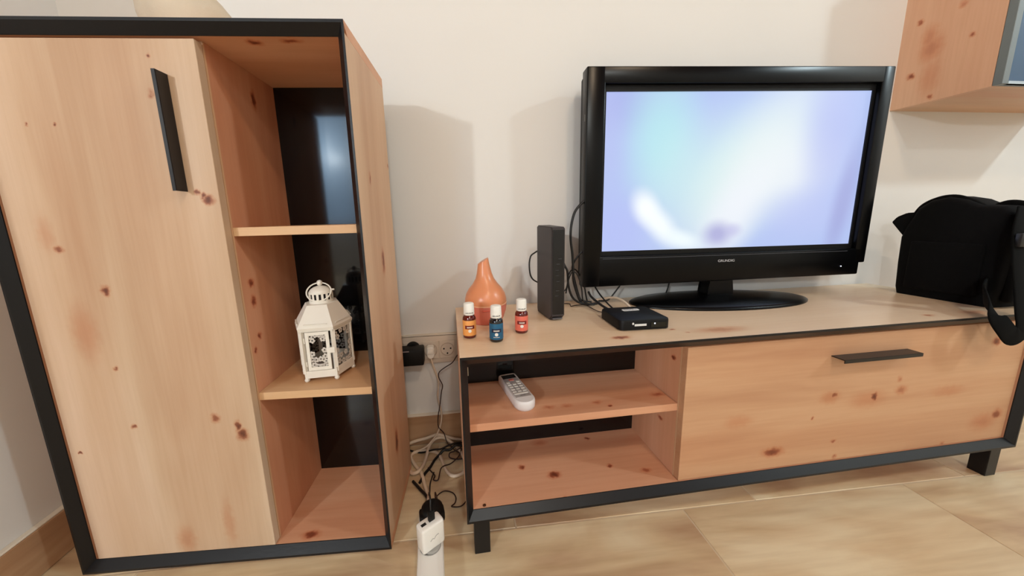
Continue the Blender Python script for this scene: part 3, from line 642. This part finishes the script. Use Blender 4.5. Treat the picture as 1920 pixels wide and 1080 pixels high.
bm = BM(); A, B = hexprism(bm, .0635, .1015, .0655, .107); bm.faces.new(A[::-1]); C2, D = hexprism(bm, .0655, .107, .037, .145); bm.faces.new(D); bmesh.ops.remove_doubles(bm, verts=bm.verts[:], dist=1e-5)
rf = obj('roof', bm, m_white_metal, lt)
for k in range(6):
    M = side(k); bm = BM(); box(bm, -.021, .021, -.0006, .0016, .1095, .1112); xf(bm.verts, Matrix.Translation((0, 0, .003)) @ M @ Matrix.Translation((0, .0022, 0))); obj('vent_lip', bm, m_white_metal, rf)
bm = BM(); lathe(bm, [(.0225, .1445), (.0228, .1445), (.0228, .1505), (.0222, .1505)], 32, cap=False); lathe(bm, [(.0226, .163), (.0228, .163), (.0228, .166), (.0222, .166)], 32, cap=False)
for k in range(16):
    a = 2*math.pi*k/16; vs = box(bm, -.0022, .0022, -.0004, .0004, .150, .1635); xf(vs, Matrix.Rotation(a, 4, 'Z') @ Matrix.Translation((0, -.0224, 0)))
obj('chimney', bm, m_white_metal, lt)
bm = BM(); lathe(bm, [(.0, .1448), (.020, .1448), (.020, .165), (0, .165)], 24); obj('chimney_inner', bm, m_hole, lt)
bm = BM(); lathe(bm, [(.0215, .1655), (.0215, .1665), (.019, .1705), (.013, .1745), (.006, .1765), (0, .177)], 32); obj('dome_cap', bm, m_white_metal, lt, smooth=True, angle=60)
bm = BM(); bmesh.ops.create_uvsphere(bm, u_segments=20, v_segments=12, radius=.0058); xf(bm.verts, Matrix.Translation((0, 0, .1825))); obj('finial', bm, m_white_metal, lt, smooth=True, angle=80)
bm = BM(); RR = .0235; Pn = [(RR*math.cos(R(15*k)), 0, RR*math.sin(R(15*k))) for k in range(24)]
P_ = Pn+[Pn[0]]; tube(bm, P_, .0015, 8, 0); xf(bm.verts, Matrix.Translation((0, -.0105, .1665)) @ Matrix.Rotation(R(-33), 4, 'X') @ Matrix.Diagonal((1, 1, .82, 1))); obj('hanging_ring', bm, m_white_metal, lt, smooth=True, angle=80)
bm = BM(); lathe(bm, [(.0018, 0), (.0018, .006)], 8); xf(bm.verts, Matrix.Translation((.021, 0, .168)) @ Matrix.Rotation(R(90), 4, 'Y')); obj('ring_stub', bm, m_white_metal, lt)

# ------------------------------------------------------------------ pot on top of the cabinet
lx, ly = -.305, -.215
vz = thing('round_pot', 'round beige mottled pot standing on top of the tall cabinet', 'pot', (-.7212+lx*math.cos(a_)-ly*math.sin(a_), lx*math.sin(a_)+ly*math.cos(a_), .961), -3.5)
m_pot = mat('mottled_beige_clay', (205, 192, 172), .8, bump=.5, bscale=260, var=.12)
bm = BM(); vs = lathe(bm, [(0, 0), (.052, 0), (.056, .008), (.065, .03), (.0705, .05), (.0705, .063), (.063, .087), (.055, .105), (.047, .125), (.043, .138), (.045, .15), (.050, .155), (.042, .155), (.040, .135), (0, .12)], 48)
for v in vs: v.co.x -= max(0, v.co.z-.063)*.42
obj('body', bm, m_pot, vz, smooth=True, angle=60)
bm = BM(); tube(bm, [(.0505*math.cos(R(20*k)), .0505*math.sin(R(20*k)), 0) for k in range(19)], .004, 8, 0); xf(bm.verts, Matrix.Translation((-.0386, 0, .155))); obj('rim', bm, m_pot, vz, smooth=True, angle=80)

# ------------------------------------------------------------------ wall outlets and what is plugged in
m_plate = mat('outlet_ivory', (214, 200, 184), .4)
ou = thing('power_outlet', 'ivory triple wall outlet low on the wall between the cabinets', 'outlet', (-.672, 0, .292))
bx('cover_plate', m_plate, ou, -.078, .081, -.009, 0, -.04, .04, bev=.002)
for i, x in enumerate((-.046, .005, .052)):
    bm = BM(); box(bm, x-.0225, x+.0225, -.0115, -.0085, -.026, .026, bev=.001, seg=1)
    so = obj('socket', bm, m_plate, ou, smooth=True)
    bm = BM(); lathe(bm, [(.0175, 0), (.0195, .0008), (.0195, .0022), (.0175, .0022), (.0168, -.001), (0, -.001)], 32, cap=False); xf(bm.verts, Matrix.Translation((x, -.0114, 0)) @ FRONT)
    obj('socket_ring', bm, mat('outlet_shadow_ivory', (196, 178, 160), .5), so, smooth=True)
    if i == 2:
        for dx, dz in ((-.0095, 0.002), (.0095, .002), (0, -.012)):
            bm = BM(); lathe(bm, [(0, 0), (.0024, 0), (.0024, .0006), (0, .0006)], 12); xf(bm.verts, Matrix.Translation((x+dx, -.0118, dz)) @ FRONT); obj('pin_hole', bm, m_hole, so)
bm = BM(); lathe(bm, [(0, 0), (.0022, 0), (.0022, .003), (0, .003)], 10); xf(bm.verts, Matrix.Translation((-.018, -.009, -.037)) @ FRONT); obj('screw', bm, m_hole, ou)
bx('trunking', mat('wall_trunking_cream', (226, 216, 200), .6), None, -.76, .70, -.0075, 0, .334, .3385)
o = bpy.data.objects['trunking']; o.name = 'trim_1'; o['kind'] = 'structure'
ad = thing('power_adapter', 'big black power adapter plugged into the left wall socket', 'adapter', (-.7135, -.0118, .2985))
bm = BM(); lathe(bm, [(.019, 0), (.019, .010), (.0165, .014)], 24); xf(bm.verts, Matrix.Translation((-.001, 0, .0045)) @ FRONT); obj('plug_collar', bm, m_dark, ad, smooth=True)
bm = BM(); box(bm, -.040, .031, -.052, -.011, -.028, .0175, bev=.004); obj('case', bm, m_dark, ad, smooth=True)
bx('pale_stripe', mat('adapter_stripe', (165, 150, 148), .4), ad, -.040, -.006, -.0524, -.0515, .0135, .0155)
wp = thing('plug', 'white plug with a white cord in the middle wall socket', 'plug', (-.6655, -.0125, .292))
bm = BM(); prism(bm, [(-.0105, .002), (-.009, .018), (.009, .018), (.0105, .002), (.009, -.010), (0, -.0165), (-.009, -.010)], 'y', -.026, 0); bmesh.ops.bevel(bm, geom=bm.edges[:], offset=.002, segments=2, affect='EDGES'); obj('plug_body', bm, m_white, wp, smooth=True)
bx('grip', m_white, wp, -.008, .008, -.0305, -.0255, .001, .0155, bev=.001)
bm = BM(); tube(bm, [(0, -.018, -.015), (.003, -.020, -.03), (.008, -.018, -.05), (.016, -.012, -.09), (.012, -.012, -.14), (.02, -.014, -.19), (.01, -.022, -.235), (-.02, -.03, -.272), (-.05, -.035, -.2855)], .0024, 8); obj('cord', bm, m_cable_w, wp, smooth=True, angle=80)

# ------------------------------------------------------------------ cables: every one its own thing
def cable(P, r, m, label, name='cable', cat='cable', segs=8):
    bm = BM(); tube(bm, P, r, segs, 5); return tag(obj(name, bm, m, None, smooth=True, angle=80), label, cat)
r = .0042
cable([(-.668, -.258, .031), (-.672, -.243, .022), (-.678, -.21, .006), (-.689, -.173, r), (-.699, -.136, r), (-.71, -.116, r), (-.724, -.092, r), (-.733, -.071, r), (-.732, -.056, r), (-.722, -.047, r), (-.7, -.045, r), (-.68, -.05, r), (-.665, -.058, r), (-.654, -.076, r), (-.644, -.108, r), (-.635, -.135, r), (-.622, -.153, r), (-.609, -.156, r), (-.595, -.151, r), (-.583, -.132, r), (-.575, -.10, r), (-.572, -.05, r)], 0.0046, m_cable_w, 'thick white cord looping on the floor into the power strip')
cable([(-.565, -.125, .01), (-.584, -.112, .012), (-.593, -.083, .012), (-.603, -.060, .012), (-.618, -.040, .013), (-.633, -.029, .020), (-.647, -.0235, .024), (-.664, -.0235, .024), (-.678, -.030, .018), (-.687, -.055, .0125), (-.695, -.095, .0045), (-.704, -.131, .0125), (-.714, -.14, .0125), (-.725, -.132, .008), (-.734, -.114, r), (-.748, -.09, r), (-.755, -.06, r), (-.752, -.034, .012), (-.742, -.0235, .016), (-.72, -.0225, .022), (-.695, -.022, .026), (-.66, -.022, .034), (-.62, -.022, .018), (-.59, -.022, .010), (-.57, -.024, .006)], 0.0046, m_cable_w, 'second thick white cord crossing above along the baseboard')
cable([(-.575, -.030, .33), (-.587, -.034, .29), (-.595, -.035, .278), (-.608, -.035, .26), (-.628, -.035, .248), (-.645, -.035, .235), (-.647, -.035, .219), (-.638, -.035, .195), (-.642, -.035, .175), (-.646, -.035, .15), (-.65, -.035, .126), (-.655, -.035, .102), (-.656, -.035, .068), (-.642, -.035, .046), (-.634, -.045, .023), (-.625, -.058, .021), (-.610, -.066, .008), (-.59, -.075, .004), (-.57, -.08, .004)], .0014, m_cable_r, 'thin dark cord hanging down the wall beside the outlet')
z = .0035
cable([(-.76, -.03, z), (-.744, -.036, z), (-.708, -.052, z), (-.671, -.064, .0175), (-.650, -.062, .016), (-.629, -.052, .0175), (-.601, -.046, .018), (-.57, -.046, .01)], .0024, m_cable_b, 'black cord lying along the foot of the wall')
cable([(-.702, -.165, z), (-.698, -.154, z), (-.69, -.133, z), (-.679, -.115, z), (-.668, -.088, z), (-.655, -.074, z+.004), (-.643, -.066, .0145), (-.626, -.064, .012), (-.608, -.060, .022), (-.585, -.056, .012), (-.57, -.055, z)], .0036, m_cable_b, 'thick black cord running diagonally across the floor')
z = .003
cable([(-.570, -.103, z), (-.583, -.098, z+.002), (-.608, -.094, z), (-.627, -.084, z), (-.626, -.074, .0095), (-.612, -.070, .010), (-.594, -.072, .0195), (-.600, -.088, .010), (-.615, -.100, z), (-.627, -.11, z), (-.648, -.132, .0125), (-.656, -.161, z), (-.668, -.159, z), (-.665, -.146, z), (-.676, -.128, z), (-.684, -.118, z+.003)], .0016, m_cable_r, 'thin dark cord curling between the white loops')
cable([(-.654, -.288, .05), (-.656, -.262, .058), (-.654, -.240, .020), (-.658, -.217, .004), (-.651, -.206, .003), (-.638, -.2, .003), (-.62, -.208, .003), (-.612, -.223, .003), (-.614, -.239, .003), (-.622, -.251, .006), (-.6, -.250, .003), (-.583, -.23, .003), (-.565, -.2, .003)], .0014, m_cable_r, 'thin cord curling from the round black plug')
# cables around router and television
cable([(-.372, -.105, .574), (-.379, -.1, .571), (-.386, -.1, .567), (-.396, -.1, .559), (-.4, -.1, .539), (-.398, -.1, .513), (-.391, -.1, .499), (-.378, -.1, .49)], .0019, m_cable_b, 'black cable loop sticking out left of the router')
bk = 'behind the television'
cable([(-.225, -.075, .700), (-.245, -.09, .697), (-.26, -.09, .688), (-.278, -.09, .666), (-.287, -.09, .632), (-.288, -.09, .597), (-.283, -.09, .559), (-.28, -.09, .517), (-.278, -.09, .486), (-.268, -.09, .452), (-.257, -.09, .428), (-.24, -.085, .420), (-.2, -.08, .420)], .0034, m_cable_b, 'tall black cable bowing out left of the television edge')
cable([(-.235, -.078, .572), (-.248, -.082, .567), (-.257, -.082, .56), (-.271, -.082, .543), (-.279, -.080, .522), (-.273, -.081, .491), (-.262, -.082, .45), (-.250, -.078, .430), (-.22, -.07, .422)], .0026, m_cable_b, 'short black cable from the lower left of the television')
cable([(-.325, -.11, .553), (-.313, -.1, .543), (-.307, -.1, .531), (-.299, -.1, .513), (-.296, -.1, .477), (-.285, -.1, .446), (-.266, -.098, .430), (-.245, -.095, .424), (-.22, -.09, .420)], .0030, m_cable_b, 'black cable sagging from the router to the television')
cable([(-.292, -.070, .45), (-.288, -.07, .478), (-.286, -.07, .499), (-.276, -.07, .514), (-.264, -.07, .512), (-.248, -.07, .488), (-.24, -.07, .465), (-.235, -.07, .44), (-.23, -.068, .422)], .0020, m_cable_b, 'thin black cable looping over beside the television corner')
cable([(-.325, -.115, .455), (-.311, -.106, .464), (-.304, -.106, .472), (-.296, -.106, .5), (-.287, -.106, .515), (-.274, -.106, .505), (-.262, -.104, .47), (-.255, -.100, .435), (-.235, -.095, .423)], .0017, m_cable_b, 'thin black cable arching out of the router back')
cable([(-.245, -.11, .46), (-.245, -.125, .452), (-.240, -.145, .444), (-.233, -.165, .437), (-.224, -.182, .431), (-.220, -.188, .426)], .0030, m_cable_b, 'thick black cable entering the back of the set top box')
cable([(-.215, -.045, .49), (-.216, -.075, .472), (-.214, -.11, .452), (-.210, -.150, .436), (-.206, -.182, .427)], .0020, m_cable_b, 'thinner black cable running down behind the set top box')
cable([(-.125, -.055, .475), (-.132, -.06, .463), (-.138, -.06, .454), (-.158, -.06, .429), (-.17, -.058, .420), (-.19, -.05, .418)], .0022, m_cable_b, 'black cable dropping from under the television')
cable([(.035, -.040, .485), (.03, -.040, .46), (.026, -.040, .440), (.022, -.036, .420)], .0020, m_cable_b, 'short black cable behind the television foot')
zz = .4165
cable([(-.335, -.085, zz), (-.30, -.055, zz), (-.277, -.055, zz), (-.282, -.082, zz), (-.267, -.076, zz), (-.240, -.078, zz), (-.236, -.12, zz), (-.237, -.155, .4195), (-.232, -.183, .424)], .0011, m_cable_r, 'thin reddish cord on the unit top between router and box')
cable([(-.205, -.045, .4205), (-.19, -.060, .426), (-.178, -.085, .435), (-.170, -.115, .441), (-.166, -.150, .438), (-.163, -.182, .428)], .0030, m_cable_w, 'white network cable entering the back of the set top box')

# ------------------------------------------------------------------ power strip with plugs on the floor
ps = thing('power_strip', 'white power strip on the floor between the two cabinets', 'power strip', (-.662, -.365, 0), 3)
bm = BM(); vs = []
rprism(bm, 0, 0, .052, .215, 0, .030, .022, 8, .006)
for v in bm.verts: v.co.x *= 1-.10*math.cos(min(1, abs(v.co.y)/.1)*math.pi)*-.5
obj('housing', bm, m_white, ps, smooth=True, angle=40)
for y in (.058, .004):
    bm = BM(); lathe(bm, [(.0205, 0), (.0205, .0014), (.019, .0014), (.0185, .0003), (0, .0003)], 28, (0, y, .0297), cap=False)
    so = obj('socket', bm, mat('socket_grey', (150, 146, 140), .4) if y > -.05 else m_white, ps, smooth=True)
bp_ = thing('round_plug', 'round black plug in the rear socket of the power strip', 'plug', (-.6600, -.307, .031), 10); bp_.scale = (1.12, 1.12, 1)
bm = BM(); lathe(bm, [(.0, 0), (.018, 0), (.020, .004), (.0205, .016), (.0205, .026), (.0195, .034), (.015, .038), (0, .0385)], 24); obj('plug_body', bm, m_dark, bp_, smooth=True, angle=50)
bm = BM(); box(bm, -.024, .022, -.012, .012, .004, .026, bev=.004); obj('plug_wings', bm, m_dark, bp_, smooth=True)
ch = thing('usb_charger', 'white square usb charger standing on the power strip', 'charger', (-.6600, -.3620, .0312), 33)
bm = BM(); box(bm, -.024, .024, -.0135, .0135, .004, .056, bev=.005, seg=3); obj('case', bm, m_white, ch, smooth=True)
bm = BM(); lathe(bm, [(.0175, -.0008), (.0175, .0045)], 24); obj('plug_disc', bm, mat('charger_disc', (170, 166, 160), .4), ch)
for x, w_ in ((-.0135, .010), (.0035, .012)): bx('usb_port', m_hole, ch, x-w_/2, x+w_/2, -.003, .003, .0558, .0564)
bm = BM(); tube(bm, [(-.008, -.0137, .026), (-.003, -.0137, .029), (.0, -.0137, .027), (.004, -.0137, .031), (.010, -.0137, .032)], .0005, 6); obj('logo_print', bm, mat('grey_logo', (150, 146, 140), .5), ch)
us = thing('usb_cable', 'black usb cable plugged into the top of the white charger', 'cable', (-.6600, -.3620, .0312), 33)
bm = BM(); box(bm, -.003, .010, -.0035, .0035, .0566, .0765, bev=.0015); obj('usb_plug', bm, m_dark, us, smooth=True)
bm = BM(); W2 = Matrix.Translation((-.66, -.362, .0312)) @ Matrix.Rotation(R(33), 4, 'Z'); I2 = W2.inverted()
tube(bm, [I2 @ Vector(p) for p in ((-.6573, -.3601, .106), (-.658, -.350, .125), (-.662, -.325, .115), (-.668, -.28, .07), (-.671, -.235, .034), (-.674, -.185, .014), (-.672, -.158, .007), (-.668, -.135, .004))], .0017, 8, 5)
obj('cord', bm, m_cable_b, us, smooth=True, angle=80)
bm = BM(); tube(bm, [(-.719, -.16, .006), (-.708, -.174, .005), (-.697, -.190, .005), (-.687, -.205, .007), (-.676, -.226, .010)], .0036, 8, 5)
tag(obj('cable_connector', bm, m_cable_b, None, smooth=True, angle=80), 'loose black cable connector lying left of the white cord', 'connector')

# ------------------------------------------------------------------ black bag on the right end
bg = thing('shoulder_bag', 'black fabric shoulder bag at the right end of the television unit', 'bag', (.715, -.22, .4147))
bm = BM()
# body: rounded side profile (y, z) swept across x with bulging faces
prof = [(.088, 0), (.093, .02), (.097, .09), (.099, .162), (.092, .190), (.082, .215), (.074, .238), (.050, .258), (.020, .265), (-.010, .257), (-.035, .242), (-.058, .240), (-.075, .238), (-.090, .222), (-.098, .19), (-.100, .12), (-.096, .05), (-.088, .008), (-.080, 0)]
rings = []
for x, s in ((-.046, .90), (-.042, .96), (-.034, 1.0), (.0, 1.01), (.040, 1.0), (.050, .96), (.056, .88)):
    rings.append([bm.verts.new((x, y*s, .0+z*(.5+.5*s) if z > .01 else 0.0)) for y, z in prof])
n = len(prof); bm.faces.new(rings[0][::-1]); bm.faces.new(rings[-1])
for a, b in zip(rings, rings[1:]):
    for k in range(n): bm.faces.new((a[k], a[(k+1) % n], b[(k+1) % n], b[k]))
obj('body', bm, m_bag, bg, smooth=True, angle=70)
bm = BM(); prism(bm, [(.095, .158), (.128, .200), (.118, .215), (.098, .226), (.070, .228)], 'x', -.035, .030); bmesh.ops.bevel(bm, geom=bm.edges[:], offset=.002, segments=2, affect='EDGES'); obj('flap', bm, m_bag, bg, smooth=True, label='pointed corner of the top flap')
bm = BM(); tube(bm, [(-.02, .085, .218), (-.022, .070, .243), (-.022, .045, .259), (-.022, .018, .262), (-.022, -.008, .252), (-.02, -.03, .236), (-.02, -.045, .22)], .009, 10, 5); obj('handle', bm, m_strap, bg, smooth=True, angle=80)
bm = BM(); tube(bm, [(.01, -.03, .225), (.012, -.045, .240), (.015, -.060, .243), (.02, -.078, .236), (.026, -.092, .226), (.033, -.104, .21), (.035, -.110, .17)], .010, 10, 5); obj('rolled_strap', bm, m_strap, bg, smooth=True, angle=80)
bm = BM(); box(bm, -.052, -.040, -.065, .070, .02, .15, bev=.006, seg=3); obj('side_pocket', bm, m_bag, bg, smooth=True)
bm = BM(); box(bm, -.035, .045, -.112, -.092, .015, .14, bev=.007, seg=3); obj('front_pocket', bm, m_bag, bg, smooth=True)
bm = BM()
tube(bm, [(-.03, -.095, .225), (-.062, -.112, .185), (-.080, -.128, .13), (-.092, -.145, .07), (-.104, -.160, .02), (-.110, -.1695, -.012), (-.118, -.1715, -.030), (-.138, -.1715, -.034), (-.160, -.1700, -.014), (-.172, -.160, .012), (-.150, -.138, .028), (-.112, -.110, .040), (-.080, -.092, .05), (-.048, -.078, .055)], .01, rect=(.040, .004), wdir=(0, 1, 0), n=6)
obj('shoulder_strap', bm, m_strap, bg, smooth=True, angle=60, label='wide black webbing strap hanging over the front edge')
bm = BM(); box(bm, -.088, -.050, -.131, -.121, .150, .18, bev=.002); obj('buckle', bm, mat('strap_buckle_black', (26, 26, 28), .35), bg, smooth=True, label='black plastic strap buckle')
